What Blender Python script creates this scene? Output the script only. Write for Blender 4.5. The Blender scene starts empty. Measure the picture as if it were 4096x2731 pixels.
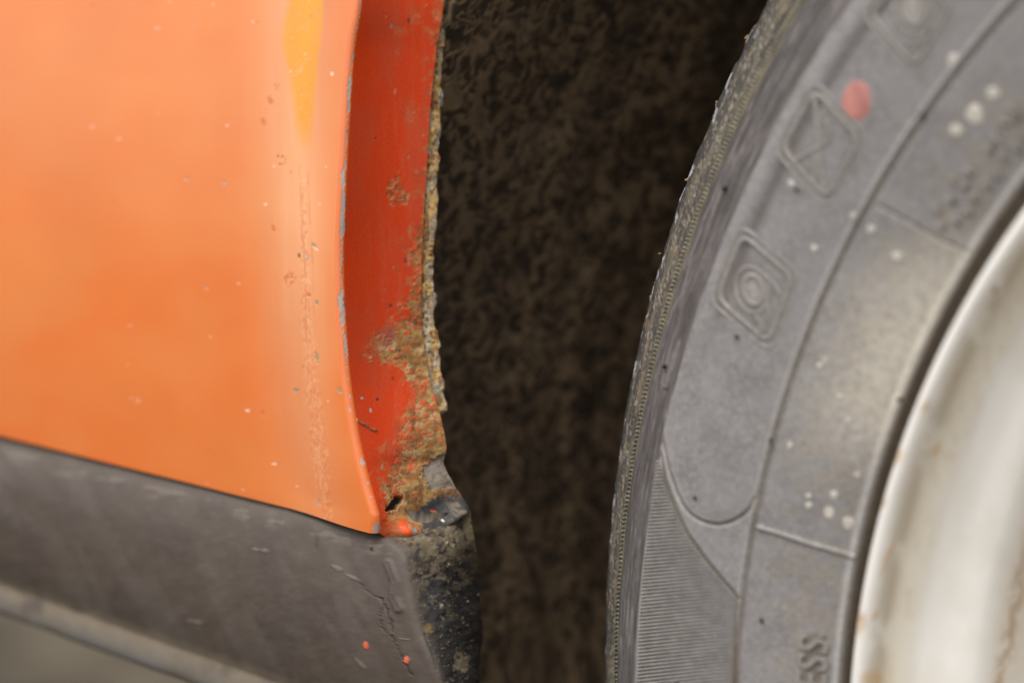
import bpy, math, random
import numpy as np
from mathutils import Matrix, Vector

random.seed(7)
rng = np.random.default_rng(11)
scene = bpy.context.scene

# ------------------------------------------------------------------ camera
YAW, PITCH, ROLL = [math.radians(a) for a in (41.2, 8.84, 0.6)]
DIST, LENS, Z0 = 0.6122, 100.0, 0.340          # metres to the arch edge, mm, height of the aim point
W, H = 4096.0, 2731.0                          # photograph size, used only to turn pixels into directions
F = LENS / 36.0 * W
cy, sy, cp, sp = math.cos(YAW), math.sin(YAW), math.cos(PITCH), math.sin(PITCH)
_r = np.array([cy, sy, 0.0]); _u = np.array([-sy*sp, cy*sp, cp]); FWD = np.array([-sy*cp, cy*cp, -sp])
RGT = math.cos(ROLL)*_r + math.sin(ROLL)*_u
UPV = -math.sin(ROLL)*_r + math.cos(ROLL)*_u
CAM = np.array([0, 0, Z0]) - FWD*DIST
cam_data = bpy.data.cameras.new('camera')
cam = bpy.data.objects.new('camera', cam_data)
scene.collection.objects.link(cam)
m = Matrix.Identity(4)
for i in range(3):
    m[i][0], m[i][1], m[i][2], m[i][3] = RGT[i], UPV[i], -FWD[i], CAM[i]
cam.matrix_world = m
cam_data.lens = LENS; cam_data.sensor_width = 36.0; cam_data.sensor_fit = 'HORIZONTAL'
cam_data.clip_start = 0.02; cam_data.clip_end = 300
cam_data.dof.use_dof = True
cam_data.dof.focus_distance = 0.616
cam_data.dof.aperture_fstop = 7.1
scene.camera = cam

# ------------------------------------------------------------------ world and sun (bright overcast)
SUN_EL, SUN_AZ = math.radians(62), math.radians(176)      # azimuth from +Y, clockwise
world = bpy.data.worlds.new('World'); scene.world = world; world.use_nodes = True
nt = world.node_tree; nt.nodes.clear()
sky = nt.nodes.new('ShaderNodeTexSky'); sky.sky_type = 'NISHITA'; sky.sun_disc = False
sky.sun_elevation = SUN_EL; sky.sun_rotation = SUN_AZ; sky.air_density = 1.0; sky.dust_density = 6.0
hs = nt.nodes.new('ShaderNodeHueSaturation'); hs.inputs['Saturation'].default_value = 0.18
bg = nt.nodes.new('ShaderNodeBackground'); bg.inputs['Strength'].default_value = 0.15
out = nt.nodes.new('ShaderNodeOutputWorld')
nt.links.new(sky.outputs[0], hs.inputs['Color']); nt.links.new(hs.outputs[0], bg.inputs[0]); nt.links.new(bg.outputs[0], out.inputs[0])
sun_data = bpy.data.lights.new('sun', 'SUN'); sun_data.energy = 0.9; sun_data.angle = math.radians(60); sun_data.color = (1.0, 0.96, 0.90)
sun = bpy.data.objects.new('sun', sun_data); scene.collection.objects.link(sun)
sdir = Vector((math.sin(SUN_AZ)*math.cos(SUN_EL), math.cos(SUN_AZ)*math.cos(SUN_EL), math.sin(SUN_EL)))
sun.rotation_euler = sdir.to_track_quat('Z', 'Y').to_euler(); sun.location = (0, 0, 5)
scene.view_settings.view_transform = 'Standard'; scene.view_settings.look = 'None'
scene.view_settings.gamma = 1.0; scene.view_settings.use_curve_mapping = False
scene.view_settings.exposure = 0.47
scene.render.engine = 'CYCLES'

# ------------------------------------------------------------------ helpers
def ray(px, py):
    px = np.asarray(px, float)[..., None]; py = np.asarray(py, float)[..., None]
    return (px - W/2)/F*RGT + (H/2 - py)/F*UPV + FWD
def at(px, py, y):
    """point on the plane at depth y (metres, across the car) seen at a pixel"""
    d = ray(px, py); t = (np.asarray(y, float) - CAM[1])/d[..., 1]
    return CAM + d*t[..., None]
def proj(P):
    q = P - CAM; w = q@FWD
    return W/2 + F*(q@RGT)/w, H/2 - F*(q@UPV)/w

def _hash(ix, iy, iz, seed):
    h = (ix*374761393 + iy*668265263 + iz*2147483647 + seed*1274126177) & 0xffffffff
    h = ((h ^ (h >> 13))*1274126177) & 0xffffffff
    return ((h ^ (h >> 16)) & 0xffffff)/float(0xffffff)
def vnoise(x, y, seed=0):
    x = np.asarray(x, float); y = np.asarray(y, float)
    ix = np.floor(x).astype(np.int64); iy = np.floor(y).astype(np.int64)
    fx = x-ix; fy = y-iy; fx = fx*fx*fx*(fx*(fx*6-15)+10); fy = fy*fy*fy*(fy*(fy*6-15)+10)
    a = _hash(ix, iy, 0*ix, seed); b = _hash(ix+1, iy, 0*ix, seed); c = _hash(ix, iy+1, 0*ix, seed); d = _hash(ix+1, iy+1, 0*ix, seed)
    return (a*(1-fx)+b*fx)*(1-fy)+(c*(1-fx)+d*fx)*fy
def fbm(x, y, seed=0, octv=4, gain=0.5):
    s = 0; a = 1; n = 0; c, sn = math.cos(0.6), math.sin(0.6)
    for o in range(octv):
        s = s + a*vnoise(x, y, seed+o*17); n += a; a *= gain
        x, y = (x*c - y*sn)*2.03+3.1, (x*sn + y*c)*2.03+7.7
    return s/n
def sstep(a, b, x):
    t = np.clip((x-a)/(b-a), 0, 1); return t*t*(3-2*t)
def mix(c, col, mk):
    col = np.asarray(col, float)
    return c*(1-mk[..., None]) + col*mk[..., None]
def poly_dist(X, Y, pts):
    d = np.full(X.shape, 1e9)
    for (x0, y0), (x1, y1) in zip(pts[:-1], pts[1:]):
        dx, dy = x1-x0, y1-y0; L = dx*dx+dy*dy+1e-9
        t = np.clip(((X-x0)*dx+(Y-y0)*dy)/L, 0, 1)
        d = np.minimum(d, np.hypot(X-x0-t*dx, Y-y0-t*dy))
    return d
def in_poly(X, Y, pts):
    ins = np.zeros(X.shape, bool); n = len(pts)
    for i in range(n):
        x0, y0 = pts[i]; x1, y1 = pts[(i+1) % n]
        if y0 == y1: continue
        cnd = ((y0 > Y) != (y1 > Y)) & (X < (x1-x0)*(Y-y0)/(y1-y0)+x0)
        ins ^= cnd
    return ins
def soft_poly(X, Y, pts, soft=8.0):
    """1 inside, falling to 0 over `soft` outside/inside of the outline"""
    d = poly_dist(X, Y, list(pts)+[pts[0]]); s = np.where(in_poly(X, Y, pts), d, -d)
    return sstep(-soft, soft, s)
def blob(X, Y, cx, cy_, rx, ry, ang=0, seed=0, rag=0.25, soft=0.2):
    c, s = math.cos(math.radians(ang)), math.sin(math.radians(ang))
    dx, dy = X-cx, Y-cy_; a = (dx*c+dy*s)/rx; b = (-dx*s+dy*c)/ry
    r = np.hypot(a, b)
    near = r < 2.2
    o = np.zeros(X.shape)
    if near.any():
        n = fbm(X[near]/max(4, min(rx, ry)*0.6), Y[near]/max(4, min(rx, ry)*0.6), seed, 3)
        o[near] = 1-sstep(1-soft, 1+soft, r[near] + (n-0.5)*2*rag)
    return o
def interp(y, tbl):
    t = np.array(sorted((b, a) for a, b in tbl)); return np.interp(y, t[:, 0], t[:, 1])   # tbl of (x, y) -> x at y

def curve_smooth(pts, n):
    """Catmull-Rom through points, n samples evenly in chord length"""
    p = np.array(pts, float); p = np.vstack([2*p[0]-p[1], p, 2*p[-1]-p[-2]])
    out_ = []
    for i in range(1, len(p)-2):
        t = np.linspace(0, 1, 24, endpoint=False)[:, None]
        a, b, c, d = p[i-1], p[i], p[i+1], p[i+2]
        out_.append(0.5*((2*b)+(-a+c)*t+(2*a-5*b+4*c-d)*t**2+(-a+3*b-3*c+d)*t**3))
    q = np.vstack(out_+[p[-2][None]])
    s = np.r_[0, np.cumsum(np.linalg.norm(np.diff(q, axis=0), axis=1))]; u = np.linspace(0, s[-1], n)
    return np.stack([np.interp(u, s, q[:, k]) for k in range(q.shape[1])], 1)

def link(o, parent=None):
    scene.collection.objects.link(o)
    if parent is not None: o.parent = parent
    return o
def set_attr(me, col, rough):
    a = me.attributes.new('Col', 'FLOAT_COLOR', 'POINT')
    c = np.ones((len(me.vertices), 4), np.float32); c[:, :3] = col.reshape(-1, 3); c[:, 3] = np.broadcast_to(np.asarray(rough).reshape(-1), (len(c),))
    a.data.foreach_set('color', c.ravel())
def grid_mesh(name, P, mat, parent=None, col=None, rough=0.5, flip=False, close_u=False, normals=None):
    nv, nu = P.shape[:2]
    idx = np.arange(nv*nu).reshape(nv, nu)
    if close_u: idx = np.c_[idx, idx[:, :1]]
    q = np.stack([idx[:-1, :-1], idx[:-1, 1:], idx[1:, 1:], idx[1:, :-1]], -1).reshape(-1, 4)
    if flip: q = q[:, ::-1]
    me = bpy.data.meshes.new(name)
    me.vertices.add(nv*nu); me.vertices.foreach_set('co', P.astype(np.float32).ravel())
    me.loops.add(q.size); me.loops.foreach_set('vertex_index', q.astype(np.int32).ravel())
    me.polygons.add(len(q)); me.polygons.foreach_set('loop_start', np.arange(0, q.size, 4, dtype=np.int32))
    me.polygons.foreach_set('use_smooth', np.ones(len(q), bool))
    me.update(calc_edges=True)
    if col is not None: set_attr(me, col, rough)
    if normals is not None: me.normals_split_custom_set_from_vertices(normals.reshape(-1, 3).tolist())
    me.materials.append(mat)
    return link(bpy.data.objects.new(name, me), parent)
def grid_normals(P):
    du = np.gradient(P, axis=1); dv = np.gradient(P, axis=0); n = np.cross(dv, du)
    return n/np.maximum(np.linalg.norm(n, axis=-1, keepdims=True), 1e-12)
def raw_mesh(name, verts, faces, mat, parent=None, smooth=True, me_only=False):
    me = bpy.data.meshes.new(name); me.from_pydata([tuple(map(float, v)) for v in verts], [], faces); me.update()
    if smooth: me.polygons.foreach_set('use_smooth', [True]*len(me.polygons))
    me.materials.append(mat)
    return me if me_only else link(bpy.data.objects.new(name, me), parent)

# ------------------------------------------------------------------ materials
def attr_mat(name, coat=0.0, coat_rough=0.05, spec=0.5, bumps=((900, 0.15, 0.0002),), var=(350, 0.12), sheen=0.0):
    """base colour and roughness come from the surface's own map of wear and painted light; noise adds grain and relief"""
    mt = bpy.data.materials.new(name); mt.use_nodes = True; n = mt.node_tree.nodes; l = mt.node_tree.links
    b = n['Principled BSDF']
    at_ = n.new('ShaderNodeAttribute'); at_.attribute_name = 'Col'
    tc = n.new('ShaderNodeTexCoord')
    nz = n.new('ShaderNodeTexNoise'); nz.inputs['Scale'].default_value = var[0]; nz.inputs['Detail'].default_value = 5
    mr = n.new('ShaderNodeMapRange'); mr.inputs[3].default_value = 1-var[1]; mr.inputs[4].default_value = 1+var[1]
    mr.inputs[1].default_value = 0.25; mr.inputs[2].default_value = 0.75
    vm = n.new('ShaderNodeVectorMath'); vm.operation = 'SCALE'
    l.new(tc.outputs['Object'], nz.inputs['Vector']); l.new(nz.outputs[0], mr.inputs[0])
    l.new(at_.outputs['Color'], vm.inputs[0]); l.new(mr.outputs[0], vm.inputs['Scale'])
    l.new(vm.outputs[0], b.inputs['Base Color']); l.new(at_.outputs['Alpha'], b.inputs['Roughness'])
    b.inputs['Specular IOR Level'].default_value = spec
    b.inputs['Coat Weight'].default_value = coat; b.inputs['Coat Roughness'].default_value = coat_rough
    prev = None
    for sc, st, dist in bumps:
        z = n.new('ShaderNodeTexNoise'); z.inputs['Scale'].default_value = sc; z.inputs['Detail'].default_value = 4
        bp = n.new('ShaderNodeBump'); bp.inputs['Strength'].default_value = st; bp.inputs['Distance'].default_value = dist
        l.new(tc.outputs['Object'], z.inputs['Vector']); l.new(z.outputs[0], bp.inputs['Height'])
        if prev: l.new(prev.outputs[0], bp.inputs['Normal'])
        prev = bp
    if prev: l.new(prev.outputs[0], b.inputs['Normal'])
    return mt
def plain_mat(name, col, rough=0.6, var=0.25, scale=600, bump=0.3, col2=None):
    mt = bpy.data.materials.new(name); mt.use_nodes = True; n = mt.node_tree.nodes; l = mt.node_tree.links
    b = n['Principled BSDF']; b.inputs['Roughness'].default_value = rough
    tc = n.new('ShaderNodeTexCoord'); nz = n.new('ShaderNodeTexNoise'); nz.inputs['Scale'].default_value = scale; nz.inputs['Detail'].default_value = 6
    rp = n.new('ShaderNodeValToRGB'); c2 = col2 or tuple(c*(1-var) for c in col)
    rp.color_ramp.elements[0].position = 0.35; rp.color_ramp.elements[1].position = 0.65
    rp.color_ramp.elements[0].color = (*c2, 1); rp.color_ramp.elements[1].color = (*col, 1)
    bp = n.new('ShaderNodeBump'); bp.inputs['Strength'].default_value = bump; bp.inputs['Distance'].default_value = 0.0004
    l.new(tc.outputs['Object'], nz.inputs['Vector']); l.new(nz.outputs[0], rp.inputs[0]); l.new(rp.outputs[0], b.inputs['Base Color'])
    l.new(nz.outputs[0], bp.inputs['Height']); l.new(bp.outputs[0], b.inputs['Normal'])
    return mt
M_PAINT = attr_mat('orange_paint', coat=0.7, coat_rough=0.12, spec=0.5, bumps=((60, 0.05, 0.002),), var=(25, 0.05))
M_FLANGE = attr_mat('worn_red_paint_and_rust', coat=0.0, spec=0.35, bumps=((2200, 0.22, 0.0002),), var=(1500, 0.10))
M_SILL = attr_mat('dirty_black_sill', spec=0.35, bumps=((500, 0.08, 0.0003), (2600, 0.12, 0.0002)), var=(300, 0.08))
M_TYRE = attr_mat('dusty_rubber', spec=0.30, bumps=((2600, 0.35, 0.00015),), var=(900, 0.16))
M_RIM = attr_mat('white_wheel_paint', coat=0.3, coat_rough=0.25, spec=0.5, bumps=((120, 0.06, 0.001),), var=(60, 0.04))
M_LINER = attr_mat('muddy_black_liner', spec=0.2, bumps=((900, 0.2, 0.0003),), var=(500, 0.2))
M_DUST_RUBBER = plain_mat('dusty_rubber_relief', (0.27, 0.25, 0.235), 0.75, 0.22, 900)
M_RIB = plain_mat('dusty_rib', (0.30, 0.285, 0.27), 0.75, 0.25, 500)
M_KNURL = plain_mat('dusty_serration', (0.24, 0.215, 0.15), 0.8, 0.6, 400, col2=(0.10, 0.09, 0.075))
M_NUB = plain_mat('black_rubber', (0.05, 0.045, 0.035), 0.6, 0.4, 1500)
M_RED = plain_mat('faded_red_mark', (0.50, 0.21, 0.18), 0.75, 0.30, 300, 0.1)
M_SPECK = plain_mat('white_paint_drop', (0.56, 0.52, 0.46), 0.7, 0.25, 800, 0.1)
M_CRUMB = plain_mat('dry_dirt', (0.34, 0.22, 0.11), 0.95, 0.5, 1500, 0.6)
M_CHIP = plain_mat('grit', (0.27, 0.235, 0.185), 0.9, 0.4, 1500, 0.5)
M_STEEL = attr_mat('rusty_steel_edge', spec=0.3, bumps=((2200, 0.5, 0.0003),), var=(1500, 0.2))
def ground_mat():
    mt = bpy.data.materials.new('gravel_ground'); mt.use_nodes = True; n = mt.node_tree.nodes; l = mt.node_tree.links
    b = n['Principled BSDF']; b.inputs['Roughness'].default_value = 0.95
    tc = n.new('ShaderNodeTexCoord'); nz = n.new('ShaderNodeTexNoise'); nz.inputs['Scale'].default_value = 22; nz.inputs['Detail'].default_value = 8
    rp = n.new('ShaderNodeValToRGB'); rp.color_ramp.elements[0].position = 0.35; rp.color_ramp.elements[1].position = 0.68
    rp.color_ramp.elements[0].color = (0.05, 0.038, 0.022, 1); rp.color_ramp.elements[1].color = (0.16, 0.128, 0.085, 1)
    bp = n.new('ShaderNodeBump'); bp.inputs['Strength'].default_value = 0.6; bp.inputs['Distance'].default_value = 0.01
    l.new(tc.outputs['Object'], nz.inputs['Vector']); l.new(nz.outputs[0], rp.inputs[0]); l.new(rp.outputs[0], b.inputs['Base Color'])
    l.new(nz.outputs[0], bp.inputs['Height']); l.new(bp.outputs[0], b.inputs['Normal'])
    return mt

# ------------------------------------------------------------------ setting
gx = np.linspace(-60, 60, 25); GX, GY = np.meshgrid(gx, gx)
ground = grid_mesh('ground', np.stack([GX, GY, 0*GX], -1), ground_mat())
ground['kind'] = 'structure'

CX, CZ = 0.2684, Z0-0.0684          # wheel axis
car = link(bpy.data.objects.new('car', None)); car.location = (CX, 0, 0)
car['label'] = 'orange car with a rusty wheel arch, black sill and dusty tyre on a white wheel'
car['category'] = 'car'
bpy.context.view_layer.update()
def part(o, parent=car):
    o.parent = parent; o.matrix_parent_inverse = parent.matrix_world.inverted(); return o

# ------------------------------------------------------------------ body panel, rolled edge and arch flange (one continuous sheet)
YB, YL = -0.020, 0.002              # outer skin and inner lip, across the car
EDGE = [(1490, -900), (1462, -420), (1433, 0), (1402, 218), (1381, 523), (1367, 784), (1357, 1002), (1361, 1219), (1370, 1359), (1386, 1539), (1421, 1757), (1462, 1931), (1492, 2036), (1500, 2075), (1496, 2135)]
LIP = [(1850, -900), (1810, -420), (1775, 0), (1744, 218), (1721, 435), (1711, 610), (1695, 871), (1686, 1089), (1686, 1306), (1698, 1391), (1721, 1522), (1751, 1626), (1776, 1720), (1786, 1792), (1778, 1850), (1812, 1922), (1855, 2000), (1886, 2085)]
NV = 1150
e = curve_smooth(EDGE, NV); l_ = curve_smooth(LIP, NV)
# edge of the skin leans back a little towards the top of the car
def lean(z):
    q = np.clip(np.asarray(z)-0.30, 0, 0.25); return 0.03*q + 0.95*q*q
zE = at(e[:, 0], e[:, 1], YB)[:, 2]
yE = YB + lean(zE)
E3 = at(e[:, 0], e[:, 1], yE)
zLp = at(l_[:, 0], l_[:, 1], YL)[:, 2]
L3 = at(l_[:, 0], l_[:, 1], YL + lean(zLp) + 0.004*sstep(1850, 2090, l_[:, 1]))
# left side of the panel: bottom row follows the seam with the sill
seamL = at(-420, 1761-420*0.245, YB)
zL = np.linspace(zE[0]+0.004, seamL[2], NV)
NA, NR, NF = 250, 12, 180
R0 = 0.0017
# skin columns
dist = np.r_[np.geomspace(0.001, 1.0, 12)*0]  # placeholder, replaced below
s_ = (np.linspace(1, 0, NA)**1.35)             # 1 at far left .. 0 at the roll
xl = seamL[0]
xe = E3[:, 0]-R0
SKX = xe[:, None] + (xl-xe)[:, None]*s_[None, :]
SKZ = E3[:, 2][:, None] + (zL-E3[:, 2])[:, None]*s_[None, :]
dd = np.clip(xe[:, None]-SKX, 0, None)
def skin_y(d, z):
    flare = 0.0034*sstep(0.0, 0.030, d)                    # the skin swells outwards towards the arch
    crown = 0.05*d**2*0.5
    return YB + lean(z) + flare + crown
SKY = skin_y(dd, SKZ)
# shallow flute fading out downwards beside the arch
top = sstep(0.36, 0.43, SKZ)
SKY += 0.0010*top*np.exp(-((dd-0.0125)/0.0045)**2)
# gentle waviness of old sheet metal
SKY += 0.00035*(fbm(SKX*22, SKZ*14, 3, 2)-0.5)
SKIN = np.stack([SKX, SKY, SKZ], -1)
# roll: quarter circle from facing -Y to facing +X
a = np.linspace(0, math.pi/2, NR+2)[1:-1]
RX = xe[:, None] + R0*np.sin(a)[None, :]; RY = SKY[:, -1][:, None] + R0*(1-np.cos(a))[None, :]
ROLLP = np.stack([RX, RY, np.repeat(E3[:, 2][:, None], NR, 1)], -1)
F0 = np.stack([xe+R0, SKY[:, -1]+R0, E3[:, 2]], -1)
t = np.linspace(0, 1, NF)[None, :, None]
FL = F0[:, None, :]*(1-t) + L3[:, None, :]*t
# slight hollow across the flange
FL[..., 0] -= 0.0012*np.sin(np.pi*t[..., 0])*np.ones((NV, 1))
rw = sstep(1960, 2100, e[:, 1])[:, None]
FL[..., 2] -= 0.0036*rw*np.sin(np.pi*np.clip(t[..., 0]*1.02, 0, 1))**0.8*np.ones((NV, 1))
FULL = np.concatenate([SKIN, ROLLP, FL], 1)
PX, PY = proj(FULL)
nrm0 = grid_normals(FULL)
if nrm0[NV//2, 10, 1] > 0: nrm0 = -nrm0; FLIP = False
else: FLIP = True

# ---- wear and painted highlight map of the sheet
ORANGE = np.array([0.66, 0.150, 0.025]); RED = np.array([0.58, 0.045, 0.0050])
fl_t = np.concatenate([np.zeros((NV, NA)), np.repeat(np.linspace(0, 0.25, NR)[None], NV, 0), np.repeat(np.linspace(0.25, 1, NF)[None]**0.5, NV, 0)], 1)
C = np.ones(FULL.shape)*ORANGE
C = mix(C, RED, sstep(0.10, 0.55, fl_t))
RO = np.full(PX.shape, 0.32)
DISP = np.zeros(PX.shape)
isF = fl_t > 0.25
# faded, chalky patches of the outer skin
ch = fbm(PX/420, PY/300, 21, 4)
C = mix(C, (0.66, 0.195, 0.044), 0.6*sstep(0.20, 0.90, ch)*(fl_t == 0))
C = mix(C, (0.67, 0.22, 0.062), 0.40*sstep(0.35, 0.95, fbm(PX/260, PY/200, 25, 2))*(fl_t == 0))
# pale highlight along the swelling, painted into the base colour
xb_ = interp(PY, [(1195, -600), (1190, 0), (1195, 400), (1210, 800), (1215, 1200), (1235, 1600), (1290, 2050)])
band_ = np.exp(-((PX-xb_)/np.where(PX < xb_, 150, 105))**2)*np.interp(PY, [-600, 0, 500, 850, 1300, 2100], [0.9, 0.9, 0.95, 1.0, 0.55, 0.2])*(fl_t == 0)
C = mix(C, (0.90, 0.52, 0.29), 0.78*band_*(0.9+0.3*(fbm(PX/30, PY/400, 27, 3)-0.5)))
C = mix(C, (0.67, 0.225, 0.058), 0.45*sstep(1700, 100, PY)*(fl_t == 0))  # paler towards the top: sky reflection put into the colour
# yellow patch beside the arch
xl_ = interp(PY, [(1178, -500), (1160, 0), (1135, 100), (1131, 160), (1145, 250), (1165, 350), (1180, 450), (1192, 550), (1205, 640)])
xr_ = interp(PY, [(1310, -500), (1294, 0), (1289, 100), (1271, 250), (1256, 400), (1247, 550), (1238, 640)])
yel = sstep(-20, 22, PX-xl_)*sstep(-9, 9, xr_-PX)*(1-sstep(470, 650, PY))*(fl_t == 0)
yel *= 1-0.7*sstep(0.66, 0.74, fbm(PX/9, PY/16, 31, 3))
C = mix(C, (0.76, 0.295, 0.016), yel); RO += 0.1*yel
# scuffed strip running down from it
xs = interp(PY, [(1212, 500), (1208, 600), (1214, 900), (1226, 1250), (1240, 1420), (1268, 1750), (1310, 2050)])
wd = interp(PY, [(12, 600), (30, 1000), (42, 1400), (55, 1800), (30, 2050)])
inband = np.exp(-((PX-xs)/wd)**2)*sstep(560, 760, PY)*(fl_t == 0)
sp1 = sstep(0.66, 0.72, inband*0.42 + 0.58*fbm(PX/5.5, PY/13, 41, 2))
C = mix(C, (0.84, 0.50, 0.29), sp1*0.26); RO = np.maximum(RO, 0.45*sp1)
sp2 = sstep(0.68, 0.74, inband*0.40 + 0.58*fbm(PX/6, PY/16, 43, 2))
C = mix(C, (0.60, 0.15, 0.045), sp2*0.4)
for xo, lo, hi, sd in ((-6, 620, 1500, 3), (26, 660, 1350, 5)):     # two scratched lines
    ln = np.exp(-((PX-xs-xo-5*np.sin(PY/140))/3.2)**2)*sstep(lo, lo+80, PY)*(1-sstep(hi-150, hi, PY))*(fl_t == 0)
    C = mix(C, (0.62, 0.16, 0.05), 0.55*ln*(0.25+0.75*sstep(0.35, 0.6, vnoise(PX/9, PY/40, sd))))
# stone chips: (x, y, half width, half height, angle, colour, depth mm)
GREY = (0.30, 0.30, 0.27); PALE = (0.78, 0.52, 0.38); DRED = (0.58, 0.13, 0.035); DARK = (0.05, 0.035, 0.03); GRN = (0.26, 0.24, 0.16)
chips = [(771, 91, 7, 14, 10, GREY), (1080, 405, 12, 22, -15, DRED), (1052, 490, 10, 17, -20, DRED), (1328, 294, 8, 12, 0, PALE), (897, 730, 9, 8, 0, GREY),
  (745, 714, 9, 16, -25, GREY), (1063, 814, 6, 8, 0, PALE), (1093, 915, 9, 18, -10, DRED), (1254, 980, 12, 8, 20, GRN), (1267, 1211, 10, 13, 20, GRN), (1196, 1023, 6, 12, -10, DARK),
  (1230, 1032, 7, 18, 0, GREY), (827, 1150, 12, 10, 0, GREY), (1267, 1426, 9, 24, -8, GRN), (1185, 1561, 14, 9, 10, GRN), (1359, 1561, 11, 18, -15, GRN), (1276, 2010, 9, 14, -20, GREY),
  (989, 1640, 16, 8, 10, PALE), (536, 1600, 30, 16, 10, PALE), (1098, 1853, 11, 7, 0, PALE), (1050, 1650, 8, 14, 0, DRED), (1235, 1180, 9, 12, 0, DRED), (1265, 995, 12, 6, 30, PALE),
  (1111, 625, 4, 5, 0, DARK), (1026, 87, 3, 6, 0, DARK), (1127, 645, 22, 26, 0, DRED), (1107, 350, 18, 26, 0, DRED), (1160, 1115, 26, 34, 0, DRED), (372, 28, 14, 10, 0, DRED), (368, 505, 12, 10, 0, PALE), (630, 112, 14, 9, 0, PALE)]
for k, (x, y, rx, ry, an, co, ) in enumerate(chips):
    mk = blob(PX, PY, x, y, rx*0.8, ry*0.8, an, 60+k, 0.6, 0.35)*(fl_t == 0)
    if rx > 17: mk = mk*sstep(0.52, 0.62, fbm(PX/6, PY/10, 200+k, 2))
    C = mix(C, co, mk*(0.8 if x > 850 else 0.35)); DISP -= 0.00006*mk; RO = np.maximum(RO, 0.6*mk)
for k in range(50):
    x = rng.uniform(300, 1380); y = rng.uniform(-300, 2080); x = max(x, rng.uniform(300, 1380)); sz = rng.uniform(2.5, 6)
    mk = blob(PX, PY, x, y, sz, sz*rng.uniform(0.8, 1.6), rng.uniform(-30, 30), 300+k, 0.2, 0.3)*(fl_t == 0)
    C = mix(C, PALE if rng.random() < 0.6 else DRED, mk*0.55)

# ---- flange: grime, chips, rust
gr = fbm(PX/130, PY/260, 77, 4)
C = mix(C, (0.42, 0.075, 0.03), 0.30*sstep(0.45, 0.75, gr)*sstep(0.35, 0.75, fl_t))            # dull traffic film
C = mix(C, (0.50, 0.12, 0.055), 0.2*sstep(0.50, 0.80, fbm(PX/22, PY/160, 79, 3))*sstep(0.5, 0.9, fl_t)*isF)
RO = np.where(isF, 0.38+0.25*gr, RO)
for k in range(55):
    y = rng.uniform(-300, 1950); u = rng.uniform(0.3, 0.98)
    x = interp(np.array(y), EDGE) + (interp(np.array(y), LIP)-interp(np.array(y), EDGE))*u
    sz = rng.uniform(2.5, 7.5)
    mk = blob(PX, PY, float(x), y, sz, sz*rng.uniform(0.8, 1.8), rng.uniform(-30, 30), 500+k, 0.35, 0.3)*isF
    C = mix(C, [(0.22, 0.17, 0.13), DARK, (0.30, 0.10, 0.04), (0.50, 0.17, 0.09)][k % 4], mk*0.85); DISP -= 0.00005*mk
rb = interp(PY, [(1755, -900), (1735, 0), (1716, 180), (1722, 330), (1712, 560), (1700, 660), (1672, 760), (1692, 860), (1652, 930), (1648, 1010), (1662, 1080), (1652, 1150), (1622, 1200), (1600, 1270), (1548, 1330), (1492, 1375), (1480, 1420), (1520, 1450), (1590, 1475),
   (1634, 1530), (1640, 1580), (1606, 1640), (1600, 1700), (1596, 1760), (1566, 1800), (1552, 1860), (1540, 1900), (1531, 1960), (1540, 2030), (1532, 2100)])
nz1 = fbm(PX/34, PY/26, 91, 5); nz2 = fbm(PX/10, PY/10, 93, 4); nzs = fbm(PX/60, PY/7, 95, 3)
rd = (PX-rb) - 12*sstep(1950, 1700, PY) - 22*sstep(1000, 700, PY) + (nz1-0.5)*130 + (nz2-0.5)*44 + (nzs-0.5)*30
rust = sstep(-10, 14, rd)*isF
core = sstep(15, 90, rd+(nz2-0.5)*60)
sub = sstep(-60, -6, rd)*sstep(0.35, 0.65, fbm(PX/14, PY/24, 96, 3))*isF                       # thinning paint at the rim of the rust
rust = np.maximum(rust*(0.5+0.5*np.maximum(core, sstep(0.34, 0.50, fbm(PX/11, PY/9, 97, 4)))), 0.45*sub)
for (x, y, rx, ry, an) in ((1577, 758, 26, 52, 12), (1605, 790, 30, 30, 0), (1560, 1390, 60, 30, 0), (1600, 120, 34, 20, 15), (1660, 60, 24, 40, 0), (1512, 1360, 26, 36, 30), (1640, 455, 20, 50, 0)):
    w_ = blob(PX, PY, x, y, rx, ry, an, int(x), 0.6, 0.45)*isF
    rust = np.maximum(rust, w_*(0.25 if y < 500 else 0.9)*sstep(0.30, 0.55, nz2+0.08))
TAN = np.array([0.35, 0.200, 0.070]); OCH = np.array([0.25, 0.120, 0.036]); BRN = np.array([0.150, 0.060, 0.020]); DBR = np.array([0.055, 0.028, 0.018])
rc = np.ones(FULL.shape)*TAN
rc = mix(rc, OCH, sstep(0.42, 0.62, fbm(PX/45, PY/38, 101, 4)))
rc = mix(rc, (0.47, 0.34, 0.17), 0.6*sstep(0.55, 0.75, fbm(PX/40, PY/34, 103, 4)))
brn = sstep(0.52, 0.68, fbm(PX/30, PY/26, 105, 5))
brn = np.maximum(brn, 0.9*blob(PX, PY, 1735, 1735, 60, 55, 0, 5, 0.4, 0.5)*sstep(0.35, 0.6, nz2))
brn = np.maximum(brn, 0.9*blob(PX, PY, 1590, 1870, 70, 40, -25, 6, 0.5, 0.5)*sstep(0.40, 0.58, nz2))
rc = mix(rc, BRN, brn*0.75)
rc = mix(rc, DBR, 0.8*sstep(0.73, 0.80, fbm(PX/10, PY/9, 107, 3)))
C = mix(C, rc, rust)
DISP += rust*(0.00014*(nz2-0.5) + 0.00034*(nz1-0.5)) - 0.00008*rust
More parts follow.
